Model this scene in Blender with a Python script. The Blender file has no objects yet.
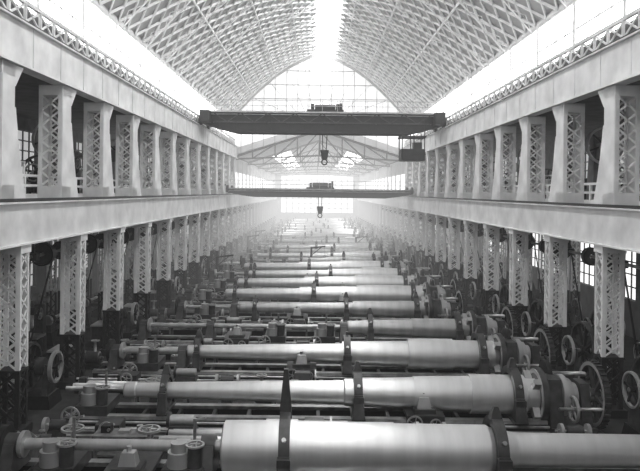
import bpy, math, random
from mathutils import Vector, Matrix
random.seed(7)
scene = bpy.context.scene
CZ = 8.5
XL, XR = -10.0, 11.1
XC = 0.55
Y0, YT, YE = -24.0, 82.0, 168.0

# ---------------- materials ----------------
def mat(name, v, rough=0.6, metal=0.0, var=0.12, scale=3.0, bump=0.0, v2=None, stretch=None):
    m = bpy.data.materials.new(name); m.use_nodes = True
    nt = m.node_tree; b = nt.nodes["Principled BSDF"]
    tc = nt.nodes.new("ShaderNodeTexCoord")
    n = nt.nodes.new("ShaderNodeTexNoise"); n.inputs["Scale"].default_value = scale
    n.inputs["Detail"].default_value = 5
    if stretch:
        mp = nt.nodes.new("ShaderNodeMapping"); mp.inputs["Scale"].default_value = stretch
        nt.links.new(tc.outputs["Object"], mp.inputs["Vector"]); nt.links.new(mp.outputs[0], n.inputs["Vector"])
    else:
        nt.links.new(tc.outputs["Object"], n.inputs["Vector"])
    r = nt.nodes.new("ShaderNodeValToRGB")
    a = v*(1-var); c = v2 if v2 is not None else min(1, v*(1+var))
    r.color_ramp.elements[0].position = 0.3; r.color_ramp.elements[1].position = 0.7
    r.color_ramp.elements[0].color = (a, a, a, 1); r.color_ramp.elements[1].color = (c, c, c, 1)
    nt.links.new(n.outputs["Fac"], r.inputs["Fac"])
    nt.links.new(r.outputs["Color"], b.inputs["Base Color"])
    b.inputs["Roughness"].default_value = rough; b.inputs["Metallic"].default_value = metal
    if bump:
        bp = nt.nodes.new("ShaderNodeBump"); bp.inputs["Strength"].default_value = bump
        bp.inputs["Distance"].default_value = 0.05
        nt.links.new(n.outputs["Fac"], bp.inputs["Height"]); nt.links.new(bp.outputs["Normal"], b.inputs["Normal"])
    return m
def emat(name, s):
    m = bpy.data.materials.new(name); m.use_nodes = True
    nt = m.node_tree; b = nt.nodes["Principled BSDF"]
    b.inputs["Base Color"].default_value = (.7, .7, .7, 1)
    b.inputs["Emission Color"].default_value = (1, 1, 1, 1)
    b.inputs["Emission Strength"].default_value = s
    return m
WHITE = mat("white_paint", .68, .6, var=.17, scale=.9)
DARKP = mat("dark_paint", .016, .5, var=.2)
IRON = mat("dark_iron", .013, .42, .2, var=.35, scale=4)
GREY = mat("grey_machine_paint", .045, .38, .15, var=.45, scale=3)
STEEL = mat("bright_steel", .62, .34, .6, var=.09, scale=1.0, stretch=(3, .5, .5))
STEEL2 = mat("dull_steel", .4, .36, .5, var=.18, scale=1.0, stretch=(3, .5, .5))
POL = mat("polished_ways", .36, .3, .6, var=.5, scale=2)
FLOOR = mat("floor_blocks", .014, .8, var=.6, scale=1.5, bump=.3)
WOOD = mat("worn_timber", .13, .75, var=.35, scale=5)
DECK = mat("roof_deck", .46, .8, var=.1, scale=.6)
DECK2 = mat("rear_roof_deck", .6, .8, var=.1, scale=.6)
RIB = mat("roof_rib_paint", .78, .6, var=.05)
WALLM = mat("outer_wall_brick", .14, .85, var=.2, scale=1.5)
TRUSSM = mat("truss_grey", .08, .6, var=.1)
MULL = mat("glazing_bar_paint", .4, .6, var=.1)
CRANE = mat("crane_paint", .02, .65, var=.2)
GLASS_SKY = emat("skylight_glass", 12.5)
GLASS_CL = emat("clerestory_glass", 4.0)
GLASS_W = emat("frosted_window_glass", 1.3)
GLASS_WL = emat("dim_window_glass", .4)
GLASS_G = emat("gable_glass", .7)
GLASS_R = emat("rear_skylight_glass", 6.0)

# ---------------- mesh builder ----------------
class MB:
    def __init__(s): s.v = []; s.f = []; s.m = []; s.sm = []; s.mats = []
    def mi(s, m):
        if m not in s.mats: s.mats.append(m)
        return s.mats.index(m)
    def face(s, pts, m, smooth=False):
        b = len(s.v); s.v += [tuple(p) for p in pts]
        s.f.append(tuple(range(b, b+len(pts)))); s.m.append(s.mi(m)); s.sm.append(smooth)
    def hexa(s, P, m):
        b = len(s.v); s.v += [tuple(p) for p in P]; k = s.mi(m)
        for q in ((0,3,2,1),(4,5,6,7),(0,1,5,4),(1,2,6,5),(2,3,7,6),(3,0,4,7)):
            s.f.append(tuple(b+i for i in q)); s.m.append(k); s.sm.append(False)
    def box(s, x0, x1, y0, y1, z0, z1, m):
        s.hexa([(x0,y0,z0),(x1,y0,z0),(x1,y1,z0),(x0,y1,z0),(x0,y0,z1),(x1,y0,z1),(x1,y1,z1),(x0,y1,z1)], m)
    def taper(s, x0, x1, y0, y1, z0, z1, tx, ty, m, ox=0, oy=0):
        cx, cy = (x0+x1)/2, (y0+y1)/2
        hx, hy = (x1-x0)/2*tx, (y1-y0)/2*ty
        s.hexa([(x0,y0,z0),(x1,y0,z0),(x1,y1,z0),(x0,y1,z0),
                (cx-hx+ox,cy-hy+oy,z1),(cx+hx+ox,cy-hy+oy,z1),(cx+hx+ox,cy+hy+oy,z1),(cx-hx+ox,cy+hy+oy,z1)], m)
    def beam(s, p, q, w, h, m, up=(0,0,1), w2=None, h2=None):
        p = Vector(p); q = Vector(q); d = (q-p)
        if d.length < 1e-6: return
        d.normalize(); u = Vector(up)
        if abs(d.dot(u)) > .98: u = Vector((0,1,0))
        a = d.cross(u).normalized(); b = a.cross(d).normalized()
        w2 = w if w2 is None else w2; h2 = h if h2 is None else h2
        P = []
        for (c, ww, hh) in ((p, w, h), (q, w2, h2)):
            P += [c-a*ww/2-b*hh/2, c+a*ww/2-b*hh/2, c+a*ww/2+b*hh/2, c-a*ww/2+b*hh/2]
        s.hexa(P, m)
    def rev(s, prof, o, m, axis='X', seg=28, closed=False, caps=True):
        def pt(t, r, a):
            c, n = r*math.cos(a), r*math.sin(a)
            if axis == 'X': return (o[0]+t, o[1]+c, o[2]+n)
            if axis == 'Y': return (o[0]+n, o[1]+t, o[2]+c)
            return (o[0]+c, o[1]+n, o[2]+t)
        k = s.mi(m); pr = list(prof)
        if closed: pr.append(pr[0])
        for (t0, r0), (t1, r1) in zip(pr, pr[1:]):
            b = len(s.v)
            for i in range(seg):
                a = 2*math.pi*i/seg; s.v.append(pt(t0, r0, a)); s.v.append(pt(t1, r1, a))
            for i in range(seg):
                j = (i+1) % seg
                s.f.append((b+2*i, b+2*j, b+2*j+1, b+2*i+1)); s.m.append(k); s.sm.append(True)
        if caps and not closed:
            for (t, r) in (pr[0], pr[-1]):
                if r > 1e-4: s.face([pt(t, r, 2*math.pi*i/seg) for i in range(seg)], m)
    def cyl(s, p, q, r, m, seg=10):
        p = Vector(p); q = Vector(q); d = (q-p).normalized()
        u = Vector((0,0,1)) if abs(d.z) < .9 else Vector((0,1,0))
        a = d.cross(u).normalized(); b2 = a.cross(d)
        b = len(s.v); k = s.mi(m)
        for i in range(seg):
            t = 2*math.pi*i/seg; o = a*math.cos(t)*r+b2*math.sin(t)*r
            s.v.append(tuple(p+o)); s.v.append(tuple(q+o))
        for i in range(seg):
            j = (i+1) % seg
            s.f.append((b+2*i, b+2*j, b+2*j+1, b+2*i+1)); s.m.append(k); s.sm.append(True)
        s.f.append(tuple(b+2*i for i in range(seg))); s.m.append(k); s.sm.append(False)
        s.f.append(tuple(b+2*i+1 for i in range(seg))[::-1]); s.m.append(k); s.sm.append(False)
    def wheel(s, o, R, m, axis='X', w=.12, n=6, rim=.1, ms=None):
        ms = ms or m
        s.rev([(-w/2, R-rim), (-w/2, R), (w/2, R), (w/2, R-rim)], o, m, axis, 30, closed=True)
        s.rev([(-w*.8, R*.18), (w*.8, R*.18)], o, ms, axis, 12)
        for i in range(n):
            a = 2*math.pi*i/n + .2; c, sn = math.cos(a), math.sin(a)
            if axis == 'X': q = (o[0], o[1]+c*(R-rim*.5), o[2]+sn*(R-rim*.5)); u = (1,0,0)
            elif axis == 'Y': q = (o[0]+sn*(R-rim*.5), o[1], o[2]+c*(R-rim*.5)); u = (0,1,0)
            else: q = (o[0]+c*(R-rim*.5), o[1]+sn*(R-rim*.5), o[2]); u = (0,0,1)
            s.beam(o, q, R*.1, w*.5, ms, up=u)
    def data(s, name):
        me = bpy.data.meshes.new(name); me.from_pydata(s.v, [], s.f)
        for m in s.mats: me.materials.append(m)
        me.polygons.foreach_set("material_index", s.m)
        me.polygons.foreach_set("use_smooth", s.sm)
        me.update(); return me
    def obj(s, name, loc=(0,0,0)):
        o = bpy.data.objects.new(name, s.data(name)); o.location = loc
        scene.collection.objects.link(o); return o
def inst(name, me, loc, sx=1, rz=0):
    o = bpy.data.objects.new(name, me); o.location = loc
    if sx != 1: o.scale = (sx, 1, 1)
    o.rotation_euler = (0, 0, rz)
    scene.collection.objects.link(o); return o

# ---------------- floor & outer shell ----------------
GW = 8.0
XLo, XRo = XL-GW, XR+GW
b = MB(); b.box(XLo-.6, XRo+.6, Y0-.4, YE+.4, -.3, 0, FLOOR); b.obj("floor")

def outer(side):
    x = XLo if side < 0 else XRo
    b = MB(); w1 = MB(); w2 = MB()
    xi0, xi1 = (x-.5, x) if side < 0 else (x, x+.5)
    for z0, z1 in ((0, 2.2), (6.0, 9.0), (12.1, 12.9)): b.box(xi0, xi1, Y0, YE, z0, z1, WALLM)
    y = Y0
    while y < YE-.1:
        yn = min(y+5.1, YE)
        for z0, z1, w, g in ((2.2, 6.0, w1, GLASS_WL if side < 0 else GLASS_W), (9.0, 12.1, w2, GLASS_WL)):
            b.box(xi0, xi1, y, y+.8, z0, z1, WALLM); b.box(xi0, xi1, yn-.8, yn, z0, z1, WALLM)
            a0, a1 = y+.8, yn-.8
            xm = (xi0+xi1)/2
            w.box(xm-.02, xm+.02, a0, a1, z0, z1, g)
            xf = xm-side*.06
            for i in range(5):
                yy = a0+(a1-a0)*i/4; w.box(xf-.04, xf+.04, yy-.04, yy+.04, z0, z1, TRUSSM)
            for i in range(6):
                zz = z0+(z1-z0)*i/5; w.box(xf-.04, xf+.04, a0, a1, zz-.035, zz+.035, TRUSSM)
        y = yn
    nm = "left" if side < 0 else "right"
    b.obj("wall_"+nm); k = 1 if side < 0 else 3
    w1.obj("window_%d" % k); w2.obj("window_%d" % (k+1))
outer(-1); outer(1)

for side, nm in ((-1, "left"), (1, "right")):
    xa = XL if side < 0 else XR
    x0, x1 = sorted((xa+side*.45, xa+side*GW))
    b = MB(); b.box(x0, x1, Y0, YE, 7.55, 7.85, WALLM)
    y = Y0+2
    while y < YE: b.box(x0, x1, y, y+.3, 7.05, 7.55, WHITE); y += 5.1
    b.obj("gallery_floor_"+nm)
    b = MB(); b.box(x0, x1, Y0, YE, 12.9, 13.1, WALLM); b.obj("ceiling_"+nm)
    b = MB(); xg0, xg1 = sorted((xa, xa+side*.12))
    b.box(xg0, xg1, Y0, YE, 6.62, 7.98, WHITE)
    xf0, xf1 = sorted((xa-side*.14, xa+side*.42))
    b.box(xf0, xf1, Y0, YE, 6.56, 6.62, WHITE); b.box(xf0, xf1, Y0, YE, 7.98, 8.04, WHITE)
    xr0, xr1 = sorted((xa-side*.02, xa+side*.12)); b.box(xr0, xr1, Y0, YE, 8.04, 8.16, IRON)
    b.obj("mezzanine_girder_"+nm)
    b = MB()
    b.box(xg0, xg1, Y0, YT-.1, 12.7, 14.1, WHITE)
    b.box(xf0, xf1, Y0, YT-.1, 12.62, 12.7, WHITE); b.box(xf0, xf1, Y0, YT-.1, 14.1, 14.16, WHITE)
    xw0, xw1 = sorted((xa-side*.03, xa)); y = Y0
    while y < YT-.2:
        b.box(xw0, xw1, y, y+.1, 12.7, 14.1, WHITE); y += 2.45
    xr0, xr1 = sorted((xa-side*.04, xa+side*.06)); b.box(xr0, xr1, Y0, YT-.1, 14.16, 14.26, IRON)
    b.obj("crane_girder_"+nm)
    b = MB(); xx = xa+side*.3
    b.box(xx-.06, xx+.06, Y0, YT, 15.0, 15.14, WHITE); b.box(xx-.05, xx+.05, Y0, YT, 14.3, 14.38, WHITE)
    b.box(xx+side*.3-.02, xx+side*.3+.02, Y0, YT, 14.2, 15.0, WALLM)
    y = Y0
    while y < YT-.6:
        b.box(xx-.05, xx+.05, y, y+.09, 14.16, 15.0, WHITE)
        b.beam((xx, y, 14.36), (xx, y+1.22, 15.0), .05, .07, WHITE); b.beam((xx, y, 15.0), (xx, y+1.22, 14.36), .05, .07, WHITE)
        y += 1.225
    b.obj("walkway_lattice_rail_"+nm)
    b = MB(); xx = xa+side*.98
    b.box(xx-.03, xx+.03, Y0, YT, 8.0, 8.3, WHITE)
    for z in (8.62, 9.0): b.box(xx-.045, xx+.045, Y0, YT, z-.05, z+.05, WHITE)
    y = Y0
    while y < YT: b.box(xx-.05, xx+.05, y, y+.1, 7.85, 9.05, WHITE); y += 1.3
    b.obj("gallery_handrail_"+nm)
    b = MB(); w = MB(); xx = xa+side*.9
    x0, x1 = sorted((xx, xx+side*.3))
    b.box(x0, x1, Y0, YT, 13.1, 15.0, WHITE); b.box(x0, x1, Y0, YT, 17.5, 17.9, WHITE)
    w.box(xx+side*.15-.02, xx+side*.15+.02, Y0, YT, 15.0, 17.5, GLASS_CL)
    y = Y0
    while y < YT: b.box(x0, x1, y-.12, y+.12, 15, 17.5, WHITE); y += 4.9
    y = Y0
    while y < YT: w.box(x0+.06, x1-.06, y-.03, y+.03, 15, 17.5, WHITE); y += 1.225
    w.box(x0+.06, x1-.06, Y0, YT, 16.2, 16.28, WHITE)
    b.obj("clerestory_wall_"+nm); w.obj("window_%d" % (5 if side < 0 else 6))

# ---------------- columns ----------------
def lace(b, p0, p1, z0, z1, n, w, d, m, up):
    for i in range(n):
        a, c = z0+(z1-z0)*i/n, z0+(z1-z0)*(i+1)/n
        b.beam((p0[0], p0[1], a), (p1[0], p1[1], c), w, d, m, up=up)
        b.beam((p1[0], p1[1], a), (p0[0], p0[1], c), w, d, m, up=up)
def lower_col():
    b = MB(); W, D = .68, .55; zs = 2.3
    for x in (0, W):
        for y in (0, D):
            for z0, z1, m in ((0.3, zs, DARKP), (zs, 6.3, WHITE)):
                b.box(x-.08, x+.08, y-.06, y+.06, z0, z1, m)
    for (p0, p1, up) in (((0,-.04),(W,-.04),(0,1,0)), ((0,D+.04),(W,D+.04),(0,1,0)), ((-.05,0),(-.05,D),(1,0,0)), ((W+.05,0),(W+.05,D),(1,0,0))):
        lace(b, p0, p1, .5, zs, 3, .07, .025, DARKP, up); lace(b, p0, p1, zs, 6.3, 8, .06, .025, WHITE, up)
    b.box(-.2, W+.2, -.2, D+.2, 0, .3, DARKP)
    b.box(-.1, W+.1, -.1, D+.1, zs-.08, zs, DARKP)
    b.box(-.12, W+.12, -.12, D+.12, 6.28, 6.55, WHITE)
    return b.data("lattice_column")
LC = lower_col()
def rear_col():
    b = MB(); W, D = .5, .5
    for x in (0, W):
        for y in (0, D):
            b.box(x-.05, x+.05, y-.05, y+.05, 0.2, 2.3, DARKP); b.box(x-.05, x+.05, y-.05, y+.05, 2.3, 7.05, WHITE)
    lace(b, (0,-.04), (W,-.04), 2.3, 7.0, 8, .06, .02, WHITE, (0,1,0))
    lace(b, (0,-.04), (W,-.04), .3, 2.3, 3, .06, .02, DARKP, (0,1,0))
    b.box(-.15, W+.15, -.15, D+.15, 0, .2, DARKP)
    return b.data("gallery_column")
RC = rear_col()
def upper_col():
    b = MB(); W, D = .95, .85
    b.box(0, .06, 0, D, 8.05, 12.62, WHITE)
    b.box(W-.06, W, 0, D, 7.85, 12.6, WHITE)
    for x in (0.1, W-.08):
        b.box(x-.08, x+.08, -.03, .05, 8.05, 12.6, WHITE); b.box(x-.08, x+.08, D-.05, D+.03, 8.05, 12.6, WHITE)
    lace(b, (.12,0), (W-.1,0), 8.6, 12.2, 6, .07, .03, WHITE, (0,1,0))
    lace(b, (.12,D), (W-.1,D), 8.6, 12.2, 6, .07, .03, WHITE, (0,1,0))
    b.box(0, W, -.04, D+.04, 8.05, 8.6, WHITE); b.box(0, W, -.04, D+.04, 12.2, 12.6, WHITE)
    ya = D
    pts = [(8.05, .95), (9.0, .6), (10.0, .32), (11.2, .08)]
    for (z0, w0), (z1, w1) in zip(pts, pts[1:]):
        b.hexa([(0,ya,z0),(.06,ya,z0),(.06,ya+w0,z0),(0,ya+w0,z0),(0,ya,z1),(.06,ya,z1),(.06,ya+w1,z1),(0,ya+w1,z1)], WHITE)
    b.hexa([(0,D,11.9),(.06,D,11.9),(.06,D+.05,11.9),(0,D+.05,11.9),(0,D,12.6),(.06,D,12.6),(.06,D+.6,12.6),(0,D+.6,12.6)], WHITE)
    return b.data("crane_column")
UC = upper_col()
y = 21.8-5.55*8
while y < YE:
    if y > Y0:
        inst("lattice_column", LC, (XL-.05, y, 0), sx=-1); inst("gallery_column", RC, (XL-2.4, y, 0), sx=-1)
        inst("gallery_column", RC, (XL-5.5, y, 0), sx=-1)
    y += 5.55
y = 24.6-5.55*8
while y < YE:
    if y > Y0:
        inst("lattice_column", LC, (XR+.05, y, 0)); inst("gallery_column", RC, (XR+2.4, y, 0))
        inst("gallery_column", RC, (XR+5.5, y, 0))
    y += 5.55
y = 20.4-4.9*9
while y < YT:
    if y > Y0: inst("crane_column", UC, (XL, y, 0), sx=-1)
    y += 4.9
y = 23.8-4.9*9
while y < YT:
    if y > Y0: inst("crane_column", UC, (XR, y, 0))
    y += 4.9

# ---------------- tall roof ----------------
EX = {-1: XL-1.0, 1: XR+1.0}; EZ, RZ = 17.8, 26.6
def rp(side, t, off=0.0):
    x = EX[side]*(1-t)+XC*t; z = EZ+(RZ-EZ)*t + 1.3*math.sin(math.pi*t)
    dx = XC-EX[side]; dz = (RZ-EZ); L = math.hypot(dx, dz)
    nx = (abs(dz)/L)*(1 if side < 0 else -1); nz = -abs(dx)/L
    return (x+nx*off, z+nz*off)
NT = 20
TS = [i/NT for i in range(NT+1)]
SKY = {-1: 19, 1: 17}  # right glass strip widened beyond the left to stand in for lens glare
for side, nm in ((-1, "left"), (1, "right")):
    b = MB(); g = MB()
    for i in range(NT):
        (xa, za), (xb, zb) = rp(side, TS[i]), rp(side, TS[i+1])
        tgt, m = (g, GLASS_SKY) if i >= SKY[side] else (b, DECK)
        tgt.hexa([(xa,Y0,za),(xb,Y0,zb),(xb,YT-.02,zb),(xa,YT-.02,za),(xa,Y0,za+.15),(xb,Y0,zb+.15),(xb,YT-.02,zb+.15),(xa,YT-.02,za+.15)], m)
    b.obj("roof_"+nm); g.obj("skylight_"+nm)
    r = MB()
    for i in range(0, NT, 5):
        x, z = rp(side, TS[i], .1); r.box(x-.05, x+.05, Y0, YT, z-.08, z+.08, RIB)
    P = .8
    y = Y0 - NT*P
    while y < YT:
        for s in (0, 1):
            for i in range(SKY[side]):
                if s: ya, yb = y+(NT-i)*P, y+(NT-i-1)*P
                else: ya = y+P*i; yb = ya+P
                if min(ya, yb) < Y0-.01 or max(ya, yb) > YT+.01: continue
                (xa, za), (xb, zb) = rp(side, TS[i], .08), rp(side, TS[i+1], .08)
                r.beam((xa, ya, za), (xb, yb, zb), .08, .15, RIB)
        y += P*2
    r.obj("roof_lattice_"+nm)
tr = MB(); y = 20.4-4.9*9
while y < YT+.1:
    if y > Y0:
        for side in (-1, 1):
            for i in range(NT):
                a0, a1 = rp(side, TS[i], .55), rp(side, TS[i+1], .55); c0, c1 = rp(side, TS[i], .15), rp(side, TS[i+1], .15)
                tr.beam((a0[0], y, a0[1]), (a1[0], y, a1[1]), .08, .07, RIB)
                tr.beam((a0[0], y, a0[1]), (c1[0], y, c1[1]), .04, .04, RIB); tr.beam((c0[0], y, c0[1]), (a1[0], y, a1[1]), .04, .04, RIB)
    y += 4.9
tr.obj("roof_trusses")

# ---------------- end gable of tall roof ----------------
b = MB(); g = MB()
def zr(x):
    side = -1 if x < XC else 1
    t = (x-EX[side])/(XC-EX[side]); return rp(side, t)[1]
def zl(x):
    e = 12.9; a = 16.6
    h = (XC-(XL-1)) if x < XC else (XR+1-XC)
    return e+(a-e)*(1-abs(x-XC)/h)
N = 16; xs = [XL-1+(XC-XL+1)*i/8 for i in range(8)]+[XC+(XR+1-XC)*i/8 for i in range(9)]
for i in range(N):
    xa, xb = xs[i], xs[i+1]
    z1a, z1b, z0a, z0b = zr(xa), zr(xb), zl(xa), zl(xb)
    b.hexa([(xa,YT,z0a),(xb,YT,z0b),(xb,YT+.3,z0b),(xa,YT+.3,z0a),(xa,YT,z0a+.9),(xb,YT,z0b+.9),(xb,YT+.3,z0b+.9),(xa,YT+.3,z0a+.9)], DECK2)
    g.hexa([(xa,YT+.1,z0a+.9),(xb,YT+.1,z0b+.9),(xb,YT+.15,z0b+.9),(xa,YT+.15,z0a+.9),(xa,YT+.1,z1a),(xb,YT+.1,z1b),(xb,YT+.15,z1b),(xa,YT+.15,z1a)], GLASS_G)
    b.beam((xa, YT, z0a), (xa, YT, z1a), .09, .09, MULL)
    b.beam((xa, YT-.1, z1a-.25), (xb, YT-.1, z1b-.25), .3, .35, MULL)
for z in (18.6, 20.4, 22.2, 24.0):
    ok = [x for x in xs if zr(x) > z]
    if ok: b.box(min(ok), max(ok), YT-.05, YT+.05, z-.06, z+.06, MULL)
for z0, z1 in ((17.2, 18.3),):
    b.box(XL-.5, XR+.5, YT-1.2, YT-.95, z0-.1, z0+.1, TRUSSM); b.box(XL, XR, YT-1.2, YT-.95, z1-.07, z1+.07, TRUSSM)
    n = 16
    for i in range(n):
        xa = XL+(XR-XL)*i/n; xb = XL+(XR-XL)*(i+1)/n
        b.beam((xa, YT-1.07, z0 if i % 2 else z1), (xb, YT-1.07, z1 if i % 2 else z0), .1, .1, TRUSSM)
for i in range(-4, 5):
    xq = XC+i*2.2; b.beam((XC+i*.9, YT-1.07, 18.3), (xq, YT-1.07, zr(xq)-.4), .08, .08, MULL)
b.obj("wall_gable"); g.obj("window_7")

# ---------------- low roof section ----------------
b = MB(); g = MB()
for side in (-1, 1):
    ex = XL-1 if side < 0 else XR+1
    def q(t): return (ex*(1-t)+XC*t, 12.9+3.7*t)
    for (t0, t1, tgt, m) in ((0, .35, b, DECK2), (.35, .6, g, GLASS_R), (.6, 1, b, DECK2)):
        (xa, za), (xb, zb) = q(t0), q(t1)
        if tgt is g:
            yy = YT+22
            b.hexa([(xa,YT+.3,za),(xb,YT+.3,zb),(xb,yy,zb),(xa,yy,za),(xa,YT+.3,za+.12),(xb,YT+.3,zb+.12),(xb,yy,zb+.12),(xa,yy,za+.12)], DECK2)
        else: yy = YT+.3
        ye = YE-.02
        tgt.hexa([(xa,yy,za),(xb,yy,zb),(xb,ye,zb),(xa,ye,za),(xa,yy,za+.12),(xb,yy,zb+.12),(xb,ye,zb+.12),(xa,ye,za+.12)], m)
b.obj("roof_rear"); g.obj("skylight_rear")
b = MB(); y = YT+.6
while y < YE:
    for side in (-1, 1):
        ex = XL-1 if side < 0 else XR+1
        P = lambda t, z=None: (ex*(1-t)+XC*t, y, (12.9+3.7*t-.15) if z is None else z)
        b.beam(P(0), P(1), .25, .25, TRUSSM)
        b.beam(P(0, 12.6), P(1, 13.2), .2, .2, TRUSSM)
        for k in range(4):
            t0, t1 = k/4, (k+1)/4
            b.beam(P(t0, 12.6+.6*t0), P(t1), .16, .16, TRUSSM)
            b.beam(P(t1, 12.6+.6*t1), P(t1), .16, .16, TRUSSM)
    y += 17
b.obj("rear_roof_trusses")
for side, nm in ((-1, "left"), (1, "right")):
    x0, x1 = sorted(((XL if side < 0 else XR)+side*.5, (XL if side < 0 else XR)+side*.8))
    b = MB(); b.box(x0, x1, YT, YE, 11.0, 12.9, WHITE); b.box(x0, x1, YT, YE, 8.04, 8.9, WHITE)
    g = MB(); g.box(x0+.1, x1-.1, YT, YE, 8.9, 11.0, GLASS_W)
    y = YT
    while y < YE: b.box(x0-.05, x1+.05, y, y+.5, 8.04, 12.9, WHITE); y += 5.1
    b.obj("wall_rear_"+nm); g.obj("window_%d" % (8 if side < 0 else 9))
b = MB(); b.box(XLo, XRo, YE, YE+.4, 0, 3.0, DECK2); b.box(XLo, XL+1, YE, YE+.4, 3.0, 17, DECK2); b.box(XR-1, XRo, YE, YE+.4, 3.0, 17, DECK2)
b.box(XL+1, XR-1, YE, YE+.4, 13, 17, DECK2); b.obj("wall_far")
g = MB(); g.box(XL+1, XR-1, YE+.15, YE+.2, 3.0, 13, GLASS_W)
for i in range(13): xx = XL+1+(XR-XL-2)*i/12; g.box(xx-.1, xx+.1, YE, YE+.12, 3.0, 13, WHITE)
for i in range(9): zz = 3.0+10*i/8; g.box(XL+1, XR-1, YE, YE+.12, zz-.08, zz+.08, WHITE)
g.obj("window_10")
b = MB(); b.box(XLo, XRo, Y0-.4, Y0, 0, 28, WHITE); b.obj("wall_back")

# ---------------- cranes ----------------
def crane(name, y, zb, zt, xl, xr, trolley_x, m, cab=None, low=False):
    b = MB(); gap = 1.6
    for yy in (y, y+gap):
        n = 14
        for i in range(n):
            xa = xl+(xr-xl)*i/n; xb = xl+(xr-xl)*(i+1)/n
            def fa(x):
                u = abs((x-(xl+xr)/2))/((xr-xl)/2)
                return zb+((zt-zb)*.45*max(0, (u-.75)/.25))
            b.hexa([(xa,yy,fa(xa)),(xb,yy,fa(xb)),(xb,yy+.4,fa(xb)),(xa,yy+.4,fa(xa)),(xa,yy,zt),(xb,yy,zt),(xb,yy+.4,zt),(xa,yy+.4,zt)], m)
            b.box(xa-.04, xa+.04, yy-.05, yy, fa(xa), zt, m)
        b.box(xl, xr, yy-.1, yy+.5, zt, zt+.08, STEEL2)
        b.box(xl, xr, yy-.08, yy+.1, zb+(zt-zb)*.55, zb+(zt-zb)*.55+.06, m)
    for z in (.5, .95): b.box(xl, xr, y-.35, y-.32, zt+z-.02, zt+z+.02, MULL)
    b.box(xl, xr, y-.4, y, zt-.1, zt, STEEL2)
    for i in range(17): xa = xl+(xr-xl)*i/16; b.box(xa-.02, xa+.02, y-.35, y-.32, zt, zt+.95, MULL)
    if not low:
        # shaft bracing lattice on the girder face
        n = 16
        for i in range(n):
            xa = xl+1+(xr-xl-2)*i/n; xb = xl+1+(xr-xl-2)*(i+1)/n
            b.beam((xa, y-.3, zt-.9 if i % 2 else zt-.15), (xb, y-.3, zt-.15 if i % 2 else zt-.9), .07, .07, GREY)
        b.box(xl+.9, xr-.9, y-.34, y-.26, zt-.97, zt-.87, GREY)
        for i in range(0, n+1, 4): xa = xl+1+(xr-xl-2)*i/n; b.box(xa-.05, xa+.05, y-.34, y+.02, zt-.97, zt-.87, GREY)
    b.cyl((xl, y-.2, zt-.25), (xr, y-.2, zt-.25), .05, STEEL2, 8)
    for xe in (xl, xr):
        s = 1 if xe > 0 else -1
        b.box(min(xe, xe-s*.8), max(xe, xe-s*.8), y-1.4, y+gap+1.8, zb+.75, zt-.05, m)
        for yy in (y-1.0, y+gap+1.4):
            b.rev([(-.12, .42), (.12, .42)], (xe-s*.05, yy, zb+.92), IRON, 'X', 18)
    t = trolley_x
    b.box(t-1.6, t+1.6, y-.2, y+gap+.6, zt+.08, zt+.25, m)
    b.rev([(-.9, .3), (.9, .3)], (t, y+.9, zt+.5), m, 'X', 18)
    b.box(t-1.25, t-.95, y, y+gap, zt+.25, zt+.75, m); b.box(t+.95, t+1.25, y, y+gap, zt+.25, zt+.75, m)
    b.rev([(-.2, .4), (.0, .4)], (t+1.5, y+.9, zt+.55), m, 'X', 20)
    dz = 1.0 if low else 1.4
    for dx in (-.3, .3): b.cyl((t+dx, y+.95, zt+.5), (t+dx*.5, y+.95, zb-dz), .04, IRON, 6)
    b.taper(t-.25, t+.25, y+.75, y+1.15, zb-dz-.8, zb-dz, 1.5, 1, m)
    b.rev([(-.06,.18),(-.06,.3),(.06,.3),(.06,.18)], (t, y+.95, zb-dz-1.05), IRON, 'Y', 16, closed=True)
    if cab:
        x0, x1, z0 = cab
        b.box(x0, x1, y-.6, y+1.4, z0, z0+1.0, m); b.box(x0-.1, x1+.1, y-.7, y+1.5, z0+2.0, z0+2.12, m)
        for xx in (x0, (x0+x1)/2, x1-.08):
            for yy in (y-.6, y+1.3): b.box(xx, xx+.08, yy, yy+.08, z0, zb+.2, m)
        b.box(x1-.9, x1-.2, y-.2, y+.8, z0+1.0, z0+1.6, IRON)
    return b.obj(name)
crane("overhead_bridge_crane", 55.5, 13.6, 15.4, -9.85, 10.95, .8, CRANE, cab=(7.4, 9.4, 11.3))
crane("overhead_bridge_crane", 73.0, 7.85, 8.8, -9.9, 10.95, .6, CRANE, low=True)

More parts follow.
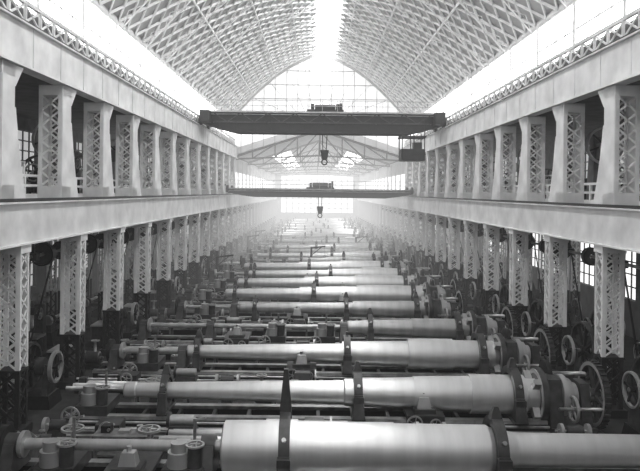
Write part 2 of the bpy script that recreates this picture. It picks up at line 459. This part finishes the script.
# ---------------- gun lathes ----------------
AZ = 1.32
def prof_r(prof, x):
    for (x0, r0), (x1, r1) in zip(prof, prof[1:]):
        if x0 <= x <= x1: return r0+(r1-r0)*((x-x0)/(x1-x0) if x1 > x0 else 0)
    return .15
def barrel_mesh(prof, m=STEEL):
    b = MB()
    pr = list(prof)
    bore = pr[0][1]*.55
    b.rev([(pr[0][0]+.8, bore), (pr[0][0], bore)] + pr + [(pr[-1][0]+.001, .05)], (0,0,AZ), m, 'X', 48, caps=False)
    return b.data("gun_barrel")
def rest(b, x, r, ro, w, style=0, m=GREY):
    ri = max(r+.08, ro*.74)
    b.rev([(-w/2, ri), (-w/2, ro), (w/2, ro), (w/2, ri)], (x, 0, AZ), m, 'X', 30, closed=True)
    for s in (-1, 1): b.hexa([(x-w*.7, s*ro*1.1-.14, .7), (x+w*.7, s*ro*1.1-.14, .7), (x+w*.7, s*ro*1.1+.14, .7), (x-w*.7, s*ro*1.1+.14, .7),
                              (x-w*.5, s*ro*.93-.1, AZ+.15), (x+w*.5, s*ro*.93-.1, AZ+.15), (x+w*.5, s*ro*.93+.1, AZ+.15), (x-w*.5, s*ro*.93+.1, AZ+.15)], m)
    b.box(x-w*.8, x+w*.8, -ro*1.15, ro*1.15, .62, max(.66, AZ-ro*.95), m)
    for a in (90, 210, 330, 30, 150):
        c, s = math.cos(math.radians(a)), math.sin(math.radians(a))
        b.cyl((x, c*(r), AZ+s*(r)), (x, c*(ro+.16), AZ+s*(ro+.16)), .06, POL, 8)
    if style:
        b.beam((x, 0, AZ+ro-.05), (x, 0, AZ+ro+(1.15 if style == 2 else .3)), .34, .3, m, up=(0,1,0), w2=.12, h2=.12)
    for s in (-1, 1): b.box(x-w*.6, x+w*.6, s*ro-.12, s*ro+.12, AZ-.1, AZ+.1, m)
def carriage(b, x, w=1.3):
    b.box(x-w/2, x+w/2, -.95, .8, .72, .86, GREY)
    b.box(x-w/2, x+w/2, -1.05, -.9, .3, .86, GREY)
    b.box(x-w*.3, x+w*.3, -.85, -.15, .86, 1.0, GREY)
    b.taper(x-.25, x+.25, -.7, -.3, 1.0, 1.35, .7, .7, STEEL2)
    b.cyl((x, -.5, 1.35), (x, -.5, 1.5), .07, POL)
    b.wheel((x-w*.3, -1.15, .62), .28, STEEL2, 'Y', .06, 5, .05)
    b.wheel((x+w*.25, -1.15, .6), .2, STEEL2, 'Y', .06, 5, .04)
    b.cyl((x-w*.3, -1.15, .62), (x-w*.3, -.95, .62), .04, POL)
def pedestal_wheel(b, x, y, R=.34):
    b.taper(x-.2, x+.2, y-.2, y+.2, 0, 1.0, .6, .6, GREY)
    b.cyl((x, y, 1.0), (x, y, 1.3), .06, POL); b.wheel((x, y, 1.3), R, STEEL2, 'Z', .07, 5, .06)
def headstock(b, x, R=.95):
    b.rev([(0, R*.35), (0, R), (.2, R), (.2, R*.5), (.5, R*.45), (.5, .2)], (x, 0, AZ), GREY, 'X', 34, caps=True)
    b.rev([(-.03, R*.8), (-.03, R*.95), (0, R*.95), (0, R*.8)], (x, 0, AZ), STEEL2, 'X', 34, closed=True)
    for k in range(4):
        a = math.pi/4+k*math.pi/2; c, s = math.cos(a), math.sin(a)
        b.beam((x-.12, c*R*.55, AZ+s*R*.55), (x-.12, c*R*.95, AZ+s*R*.95), .2, .26, STEEL2, up=(1,0,0))
    b.taper(x+.3, x+.8, -.8, .8, .3, AZ+.65, .9, .5, GREY)
    b.rev([(.8,.72),(1.0,.72),(1.0,.58),(1.2,.58),(1.2,.44),(1.4,.44)], (x, 0, AZ), STEEL2, 'X', 28)
    b.taper(x+1.45, x+1.8, -.7, .7, .3, AZ+.5, .9, .5, GREY)
    b.rev([(.5,.2),(2.35,.2)], (x, 0, AZ), POL, 'X', 14)
    b.wheel((x+2.1, 0, AZ+.05), 1.15, GREY, 'X', .22, 6, .14)
    for k in range(36):
        a = 2*math.pi*k/36; c, s = math.cos(a), math.sin(a)
        b.beam((x+2.1, c*1.14, AZ+.05+s*1.14), (x+2.1, c*1.21, AZ+.05+s*1.21), .08, .2, GREY, up=(1,0,0))
    b.rev([(2.0,1.0),(1.985,1.0),(1.985,1.13),(2.0,1.13)], (x, 0, AZ+.05), STEEL2, 'X', 34, closed=True)
    b.rev([(.55,.5),(.72,.5)], (x, .75, AZ+.55), IRON, 'X', 24)
    b.wheel((x+1.0, -.95, AZ-.2), .45, STEEL2, 'X', .1, 5, .06)
    b.cyl((x+.4, .75, AZ+.55), (x+2.1, .75, AZ+.55), .09, POL); b.cyl((x+.5, -.95, AZ-.2), (x+2.0, -.95, AZ-.2), .06, POL)
    b.box(x-.1, x+2.3, -1.05, 1.1, 0, .12, GREY); b.box(x+.3, x+1.9, -.85, .9, .12, .4, GREY)
def turret(b, x):
    # upright feed gearbox with capstan and valve stems on the bed
    b.box(x-.55, x+.55, -.75, .75, .62, .95, GREY); b.rev([(.95,.3),(1.35,.3),(1.35,.22),(1.6,.22)], (x-.15, -.45, 0), STEEL2, 'Z', 18)
    b.rev([(.95,.2),(1.5,.2)], (x+.3, -.5, 0), GREY, 'Z', 16); b.wheel((x+.3, -.5, 1.55), .26, STEEL2, 'Z', .05, 5, .05)
    b.cyl((x-.5,-.8,.8), (x-.5,-1.3,.8), .05, POL); b.wheel((x-.5,-1.3,.8), .32, STEEL2, 'Y', .06, 6, .05)
    b.cyl((x+.1,.55,.95), (x+.1,.55,1.9), .05, POL); b.beam((x+.1,.55,1.85), (x+.45,.35,2.0), .06, .06, POL)
    b.box(x-.45, x-.05, .3, .7, .95, 1.25, STEEL2)
def lathe_mesh(x0, x1, rests, prof, hx=None, bar=None, cars=(), beds2=True, peds=(), bigR=.95, turrets=()):
    b = MB()
    for s in (-1, 1):
        b.box(x0, x1, s*.6-.14, s*.6+.14, .5, .62, POL)
        b.box(x0, x1, s*.6-.08, s*.6+.08, .12, .5, IRON)
        b.box(x0, x1, s*.6-.16, s*.6+.16, .04, .12, IRON)
    x = x0
    while x < x1: b.box(x, x+.12, -.55, .55, .15, .52, IRON); b.box(x-.1, x+.25, -.85, .85, 0, .05, IRON); x += 1.25
    b.cyl((x0+.3, -.88, .46), (x1, -.88, .46), .05, POL, 8); b.cyl((x0+.3, -.88, .28), (x1, -.88, .28), .035, STEEL2, 8)
    if beds2:
        xb0, xb1 = x0-.3, x0+(x1-x0)*.62
        for yy in (-1.55, -1.95):
            b.box(xb0, xb1, yy-.09, yy+.09, .3, .42, POL); b.box(xb0, xb1, yy-.05, yy+.05, 0, .3, IRON)
        b.box(xb0+1.8, xb0+2.6, -2.1, -1.4, .42, .8, GREY); b.wheel((xb0+2.2, -2.2, .7), .25, STEEL2, 'Y', .06, 5, .05)
        b.cyl((xb0+2.2, -2.1, .7), (xb0+2.2, -2.25, .7), .04, POL)
        b.cyl((xb0, -1.75, .55), (xb1, -1.75, .55), .045, STEEL2, 8)
        for xx in (xb0+.3, xb1-.3): b.box(xx-.15, xx+.15, -1.9, -1.6, .3, .62, GREY)
        b.taper(xb1-2.2, xb1-1.3, -2.1, -1.4, .42, .95, .7, .6, GREY); b.wheel((xb1-1.2, -1.75, .75), .3, STEEL2, 'X', .06, 5, .05)
        xm = xb0+4.6
        b.taper(xm-.5, xm+.5, -2.1, -1.4, .42, .75, .8, .8, GREY); b.rev([(-.4,.16),(.4,.16)], (xm, -1.75, .88), STEEL2, 'X', 16)
        b.rev([(-.05,.26),(.05,.26)], (xm-.45, -1.75, .88), GREY, 'X', 18)
    for (rx, ro, st) in rests: rest(b, rx, prof_r(prof, rx), ro, .3 if ro > .75 else .24, st)
    for c in cars: carriage(b, c)
    for c in turrets: turret(b, c)
    if bar:
        xa, xb, r = bar
        b.rev([(xa, r), (xb, r)], (0, 0, AZ), STEEL2, 'X', 18)
        n = max(2, int((xb-xa)/2.4))
        for i in range(n):
            xx = xa+.4+(xb-xa-.8)*i/(n-1)
            b.taper(xx-.22, xx+.22, -.65, .65, .62, AZ+.1, .7, .45, GREY); b.rev([(-.2, r+.14), (.2, r+.14)], (xx, 0, AZ), GREY, 'X', 18)
            if i % 2 == 0: b.rev([(-.06,.36),(.06,.36)], (xx+.3, 0, AZ), STEEL2, 'X', 22)
        b.rev([(-.1,.5),(.05,.5)], (xa+.2, 0, AZ), IRON, 'X', 22)
    for (px_, py_) in peds: pedestal_wheel(b, px_, py_)
    if hx is not None: headstock(b, hx, bigR)
    return b.data("gun_lathe")

P1 = [(-2.5,.60),(-2.45,.70),(-1.3,.71),(-1.3,.75),(-.4,.75),(-.4,.71),(1.0,.71),(1.0,.69),(2.3,.69),(2.3,.665),(4.9,.66),(5.0,.60),(5.5,.50),(5.7,.46),(9.4,.44),(9.6,.44)]
P2 = [(-6.75,.22),(-6.7,.27),(-6.35,.27),(-6.3,.24),(-5.5,.27),(-3,.33),(1.1,.42),(1.15,.47),(1.9,.50),(3.6,.55),(3.6,.58),(5.6,.62),(5.6,.68),(7.55,.68),(7.6,.55),(8.0,.55)]
P3 = [(-5.6,.24),(-5.55,.27),(-5.0,.28),(1.3,.42),(1.3,.52),(4.2,.56),(4.2,.66),(6.2,.68),(6.2,.62),(8.0,.62),(8.2,.5)]
P4 = [(1.8,.3),(1.85,.34),(2.6,.36),(2.6,.40),(5.2,.45),(5.2,.5),(8.2,.52),(8.3,.4)]
P5 = [(-4.6,.22),(-4.5,.27),(0,.34),(2.4,.38),(2.4,.46),(5.2,.5),(6.8,.52),(7,.4)]
P6 = [(-6.2,.24),(-6.1,.3),(-1,.42),(-1,.5),(3,.6),(3,.68),(7.6,.68),(7.8,.5)]
P7 = [(-3.0,.3),(-2.9,.36),(1,.42),(1,.5),(4.6,.55),(4.6,.5),(6.4,.48),(6.5,.4)]
M = []
def mk(P, m=STEEL, **kw):
    M.append((barrel_mesh(P, m), lathe_mesh(prof=P, **kw)))
mk(P1, x0=-9.3, x1=9.6, rests=[(-.75,1.05,2),(5.15,.92,1)], bar=(-8.8,-2.5,.16), cars=(-5.0,), beds2=False, peds=((-4.9,1.25),(-7.2,1.25)), turrets=(-3.5,-7.0))
mk(P2, x0=-8.6, x1=8.2, rests=[(-5.25,.62,1),(1.6,.82,1),(7.15,1.0,1)], hx=8.0, cars=(3.9,), peds=((-6.0,1.25),), turrets=(-7.7,))
mk(P3, x0=-9.6, x1=8.0, rests=[(-5.1,.66,1),(1.5,.8,0),(7.4,1.0,1)], bar=(-9.2,-5.4,.13), hx=8.2, cars=(-.5,), peds=((-7.5,1.25),), turrets=(-7.3,))
mk(P4, STEEL2, x0=-9.8, x1=8.0, rests=[(3.0,.75,1),(7.6,.9,0)], bar=(-9.4,2.0,.12), hx=8.3, cars=(-4,), peds=((-6,1.25),), turrets=(-2.0,.6))
mk(P5, STEEL2, x0=-9.0, x1=7.0, rests=[(-3.6,.6,0),(2.0,.72,1),(6.3,.8,1)], bar=(-8.6,-4.5,.1), hx=7.0, cars=(-1,), peds=((4,1.25),), turrets=(-6.5,))
mk(P6, x0=-9.0, x1=8.0, rests=[(-5.5,.62,1),(0,.8,0),(6.9,.95,0)], hx=7.8, cars=(2,), peds=((1,1.25),), turrets=(-7.6,))
mk(P7, STEEL2, x0=-8.6, x1=7.0, rests=[(-1.6,.7,1),(2.8,.78,1),(5.9,.85,0)], bar=(-8.0,-3.0,.12), hx=6.6, cars=(-5,), peds=((-2,1.25),))
DY = [18.0, 23.0, 28.6, 34.1, 39.6, 45.0]
order = [0,1,2,3,4,5]
y = 50.4; k = 0
seq = [5,2,5,6,1,4,5,3,2,6]
while y < YE-4:
    DY.append(y); order.append(seq[k % len(seq)]); k += 1; y += 5.35

def bar_rack():
    b = MB()
    for x in (-2, 0, 2):
        b.box(x-.08, x+.08, -.45, .45, .55, .68, WOOD)
        for s in (-1, 1): b.beam((x, s*.45, 0), (x, s*.3, .55), .1, .1, WOOD)
    for i, r in enumerate((.09, .12, .07, .1)): b.cyl((-2.6+.2*i, -.34+.22*i, .68+r), (2.4+.1*i, -.34+.22*i, .68+r), r, STEEL2 if i % 2 else POL, 12)
    return b.data("bar_rack")
def bench():
    b = MB(); b.box(-.9, .9, -.35, .35, .78, .86, WOOD)
    for x in (-.8, .8):
        for y in (-.28, .28): b.box(x-.05, x+.05, y-.05, y+.05, 0, .78, WOOD)
    b.box(-.8, .8, -.28, .28, .2, .25, WOOD); b.box(.4, .7, -.2, .1, .86, 1.08, IRON); b.cyl((-.5, 0, .86), (-.5, 0, 1.1), .1, STEEL2)
    b.box(-.2, .15, -.15, .1, .86, .95, STEEL2); b.cyl((.45,-.35,.98),(.45,.15,.98),.05,POL)
    return b.data("workbench")
def crate():
    b = MB(); b.box(-.45, .45, -.35, .35, .05, .6, WOOD)
    for x in (-.47, .42): b.box(x, x+.05, -.38, .38, 0, .64, WOOD)
    for z in (.1, .3, .5): b.box(-.47, .47, -.38, -.35, z, z+.12, WOOD)
    for i in range(6): b.cyl((-.35+.13*i, -.2+.07*(i % 3), .6), (-.3+.12*i, .1, .85), .05, STEEL2, 8)
    return b.data("crate")
def pump():
    b = MB(); b.box(-.4, .4, -.35, .35, 0, .15, IRON); b.rev([(-.35,.25),(-.3,.3),(.3,.3),(.35,.25)], (0,0,.48), GREY, 'X', 20)
    b.cyl((.1,0,.7),(.1,0,1.25),.07,STEEL2); b.wheel((.1,0,1.28), .2, STEEL2, 'Z', .05, 5, .04); b.rev([(-.06,.34),(.06,.34)], (-.45,0,.48), STEEL2, 'X', 20)
    b.cyl((-.5,0,.48),(.5,0,.48),.05,POL)
    return b.data("coolant_pump")
def jib():
    b = MB(); b.rev([(0,.3),(.15,.3),(.15,.16),(2.6,.1)], (0,0,0), GREY, 'Z', 16); b.beam((0,0,2.5),(1.5,0,2.7),.1,.14,GREY); b.beam((0,0,1.7),(1.1,0,2.62),.06,.08,GREY)
    b.cyl((1.4,0,2.65),(1.4,0,1.7),.02,STEEL2,6); b.rev([(-.04,.06),(-.04,.12),(.04,.12),(.04,.06)], (1.4,0,1.6), STEEL2, 'Y', 12, closed=True)
    return b.data("jib_hoist")
def grinder():
    b = MB(); b.box(-.4,.4,-.3,.3,0,.1,IRON); b.taper(-.22,.22,-.2,.2,.1,.95,.7,.7,GREY); b.rev([(-.25,.16),(.25,.16)],(0,0,1.08),GREY,'X',18)
    for s in (-1,1): b.rev([(-.05,.22),(.05,.22)],(s*.42,0,1.08),STEEL2,'X',22); b.box(s*.42-.09,s*.42+.09,-.3,-.2,.95,1.0,POL)
    b.cyl((-.5,0,1.08),(.5,0,1.08),.03,POL)
    return b.data("bench_grinder")
BN = bench()
CL = [("bar_rack", bar_rack(), 2.75), ("workbench", BN, 1.0), ("crate", crate(), .55), ("coolant_pump", pump(), .55), ("bench_grinder", grinder(), .5), ("jib_hoist", jib(), .9)]
for i, (yy, o) in enumerate(zip(DY, order)):
    dx = 0 if i < 6 else random.uniform(-.5, .4)
    inst("gun_lathe", M[o][1], (dx, yy, 0)); inst("gun_barrel", M[o][0], (dx, yy, 0))
    if i < 16:
        x = -9.7
        while x < 9.0:
            nm, me, hw = random.choice(CL) if (i > 6 and random.random() < .2) else random.choice(CL[:5])
            if x+2*hw > 9.2: break
            if random.random() < .95: inst(nm, me, (x+hw, yy+2.15, 0), rz=(math.pi if (random.random() < .5 and nm != "jib_hoist") else 0))
            x += 2*hw+random.uniform(.1, .6)

# ---------------- side machinery ----------------
def drive_stand(R=.95):
    b = MB(); b.taper(-.9, .9, -.6, .6, 0, .5, .9, .9, IRON)
    zc = R+.55
    for x in (-.6, .6): b.taper(x-.12, x+.12, -.5, .5, .5, zc+.1, .8, .35, GREY)
    b.cyl((-.95, 0, zc), (1.0, 0, zc), .08, POL)
    b.wheel((-.15, 0, zc), R, GREY, 'X', .22, 8, .1, ms=IRON); b.wheel((.87, 0, zc), R*.65, STEEL2, 'X', .15, 5, .08, ms=IRON)
    b.wheel((-.82, 0, zc), R*.5, STEEL2, 'X', .12, 5, .07, ms=IRON)
    b.rev([(-.15,.35),(.15,.35)], (.3, 0, zc), GREY, 'X', 20)
    return b.data("belt_drive_stand")
DS = drive_stand(); DSB = drive_stand(1.25)
def drill():
    b = MB(); b.box(-.6, .6, -.8, .6, 0, .2, IRON); b.taper(-.3, .3, .1, .6, .2, 2.5, .7, .7, GREY)
    b.box(-.2, .2, -.7, .5, 2.2, 2.55, GREY); b.cyl((0, -.5, 1.5), (0, -.5, 2.9), .08, POL); b.box(-.4, .4, -.8, .2, 1.0, 1.12, STEEL2)
    b.cyl((0, -.3, .2), (0, -.3, 1.0), .12, GREY); b.wheel((.3, -.3, 2.2), .3, STEEL2, 'X', .06, 5, .05)
    b.rev([(-.35,.35),(-.1,.35),(-.1,.25),(.1,.25),(.1,.16),(.35,.16)], (0, .6, 2.75), STEEL2, 'X', 20)
    return b.data("drill_press")
DP = drill()
def tall_machine():
    b = MB(); b.box(-.8, .8, -.9, .8, 0, .35, WALLM); b.taper(-.45, .45, 0, .8, .35, 3.3, .8, .6, WALLM)
    b.taper(-.3, .3, -.8, .3, 2.3, 3.0, .9, .8, WALLM); b.box(-.2, .2, -.75, -.45, 1.3, 2.6, STEEL2)
    b.rev([(0, .7), (.12, .7)], (0, -.3, .35), STEEL2, 'Z', 26); b.rev([(.12, .62), (.3, .62)], (0, -.3, .35), GREY, 'Z', 26)
    b.wheel((0, -.12, 2.9), .85, STEEL2, 'Y', .14, 6, .1, ms=GREY); b.cyl((0,-.2,2.9),(0,.7,2.9),.07,POL)
    b.rev([(-.2,.3),(0,.3),(0,.22),(.15,.22)], (0, .85, 2.9), STEEL2, 'Y', 20)
    b.wheel((.55, -.3, 1.6), .28, STEEL2, 'X', .06, 5, .05); b.cyl((0,-.3,1.6),(.55,-.3,1.6),.04,POL)
    return b.data("slotting_machine")
TM = tall_machine()
def small_lathe():
    b = MB()
    b.box(-1.5, 1.5, -.3, .3, .75, .95, GREY)
    for x in (-1.2, 1.2): b.taper(x-.2, x+.2, -.4, .4, 0, .75, .7, .6, IRON)
    b.box(-1.5, -.8, -.28, .28, .95, 1.15, GREY); b.rev([(-1.4,.3),(-1.2,.3),(-1.2,.22),(-1.05,.22),(-1.05,.15),(-.85,.15)], (0,0,1.35), STEEL2, 'X', 20)
    b.rev([(-.8,.26),(-.68,.26)], (0,0,1.35), GREY, 'X', 20); b.cyl((-.7,0,1.35),(1.0,0,1.35),.09,STEEL,12)
    b.taper(1.0, 1.35, -.22, .22, .95, 1.5, .8, .7, GREY); b.wheel((1.5,0,1.35), .2, STEEL2, 'X', .05, 5, .04)
    b.box(0, .4, -.45, .3, .95, 1.12, IRON)
    return b.data("engine_lathe")
SL = small_lathe()
def cabm():
    b = MB(); b.box(-.6, .6, -.3, .3, .08, 1.15, GREY); b.box(-.65, .65, -.35, .35, 1.15, 1.22, STEEL2)
    for i in range(3): b.box(-.52, .52, -.33, -.3, .18+i*.32, .43+i*.32, IRON); b.box(-.1, .1, -.36, -.33, .29+i*.32, .33+i*.32, POL)
    for x in (-.5, .5):
        for yy in (-.25, .25): b.box(x-.05, x+.05, yy-.05, yy+.05, 0, .08, IRON)
    return b.data("tool_cabinet")
TCB = cabm()
def shelf():
    b = MB()
    for y in (-1.2, 1.2):
        for x in (-.25, .25): b.box(x-.04, x+.04, y-.04, y+.04, 0, 1.7, WHITE)
    for z in (.15, .65, 1.15, 1.65): b.box(-.3, .3, -1.25, 1.25, z, z+.05, WHITE)
    rr = random.Random(3)
    for z in (.2, .7, 1.2):
        y = -1.1
        while y < 1.0:
            w = min(rr.uniform(.15, .4), 1.18-y); b.box(-.22, .22, y, y+w, z, z+rr.uniform(.12, .38), rr.choice((WHITE, STEEL2, GREY, WOOD))); y += w+.08
    return b.data("parts_shelf")
SH = shelf()
y = 20.6; i = 0
while y < 110:
    inst("belt_drive_stand", DSB, (XR+.75, y+1.5, 0)); inst("belt_drive_stand", DS, (XR+4.3, y+2.4, 0))
    inst("tool_cabinet", TCB, (XL-1.6, y+3.2, 0), rz=math.pi/2)
    inst("drill_press", DP, (XL-4.1, y+.9, 0)); inst("engine_lathe", SL, (XL-4.4, y+4.2, 0), rz=math.pi/2)
    inst("belt_drive_stand", DS, (XL-1.0, y+4.6, 0)) if i % 2 == 0 else inst("coolant_pump", CL[3][1], (XL-.5, y+4.4, 0))
    y += 5.55; i += 1
for side, xa in ((-1, XL), (1, XR)):
    b = MB(); xs_ = xa+side*1.6; zz = 5.7
    b.cyl((xs_, Y0+2, zz), (xs_, 120, zz), .07, POL, 8)
    y = 20.6-5.55*3; k = 0
    while y < 118:
        b.box(xs_-.06, xs_+.06, y+.2, y+.32, zz-.15, 7.05, GREY); b.box(xs_-.2, xs_+.2, y+.1, y+.42, zz-.18, zz+.14, GREY)
        for dy, R in ((1.2, .5), (1.75, .34), (3.2, .42)):
            b.rev([(-.14, R-.05), (-.14, R), (.14, R), (.14, R-.05)], (xs_, y+dy, zz), IRON, 'Y', 22, closed=True)
            b.rev([(-.02, .08), (-.02, R-.04), (.02, R-.04), (.02, .08)], (xs_, y+dy, zz), GREY, 'Y', 22, closed=True)
        for s in (-1, 1): b.beam((xs_+s*.48, y+1.2, zz), (xs_+side*.9+s*.3, y+1.2, 1.5), .16, .02, IRON, up=(1,0,0))
        y += 5.55; k += 1
    b.obj("line_shaft")
y = 14.0; i = 0
while y < 80:
    for side, xa in ((-1, XL), (1, XR)):
        inst("engine_lathe", SL, (xa+side*2.7, y+2.6, 7.85), rz=math.pi/2)
        if i % 2: inst("parts_shelf", SH, (xa+side*1.5, y+4.6, 7.85))
        else: inst("slotting_machine", TM, (xa+side*1.95, y+5.2, 7.85))
        inst("drill_press" if i % 2 else "belt_drive_stand", DP if i % 2 else DS, (xa+side*4.8, y+.8, 7.85), rz=(0 if i % 2 else math.pi/2))
    y += 4.9; i += 1

# ---------------- haze imitated by self-glowing volumes, stronger toward the far end ----------------
def haze(y0, y1, SG, LINF=.8):
    hz = bpy.data.materials.new("glowing_haze"); hz.use_nodes = True; nt = hz.node_tree; nt.nodes.clear()
    out = nt.nodes.new("ShaderNodeOutputMaterial"); ab = nt.nodes.new("ShaderNodeVolumeAbsorption"); em = nt.nodes.new("ShaderNodeEmission"); ad = nt.nodes.new("ShaderNodeAddShader")
    ab.inputs["Color"].default_value = (0,0,0,1); ab.inputs["Density"].default_value = SG
    em.inputs["Color"].default_value = (1,1,1,1); em.inputs["Strength"].default_value = SG*LINF
    nt.links.new(ab.outputs[0], ad.inputs[0]); nt.links.new(em.outputs[0], ad.inputs[1]); nt.links.new(ad.outputs[0], out.inputs["Volume"])
    b = MB(); b.box(XLo+.1, XRo-.1, y0, y1, .02, 29, hz); b.obj("glowing_haze")
haze(-20, 38, .0005); haze(38.02, 66, .0032); haze(66.02, YE-.1, .0115, .95)

# ---------------- world, camera ----------------
w = bpy.data.worlds.new("World"); scene.world = w; w.use_nodes = True
bg = w.node_tree.nodes["Background"]; bg.inputs[0].default_value = (1,1,1,1); bg.inputs[1].default_value = 1.0
cam = bpy.data.cameras.new("camera"); co = bpy.data.objects.new("camera", cam); scene.collection.objects.link(co)
cam.sensor_width = 36; cam.lens = 36
cam.shift_x = 5/640; cam.shift_y = -43.5/640
cam.clip_end = 500
co.matrix_world = Matrix.Translation((0,0,CZ)) @ Matrix.Rotation(math.pi/2, 4, 'X') @ Matrix.Rotation(.012, 4, 'Z')
scene.camera = co
scene.view_settings.view_transform = 'Standard'
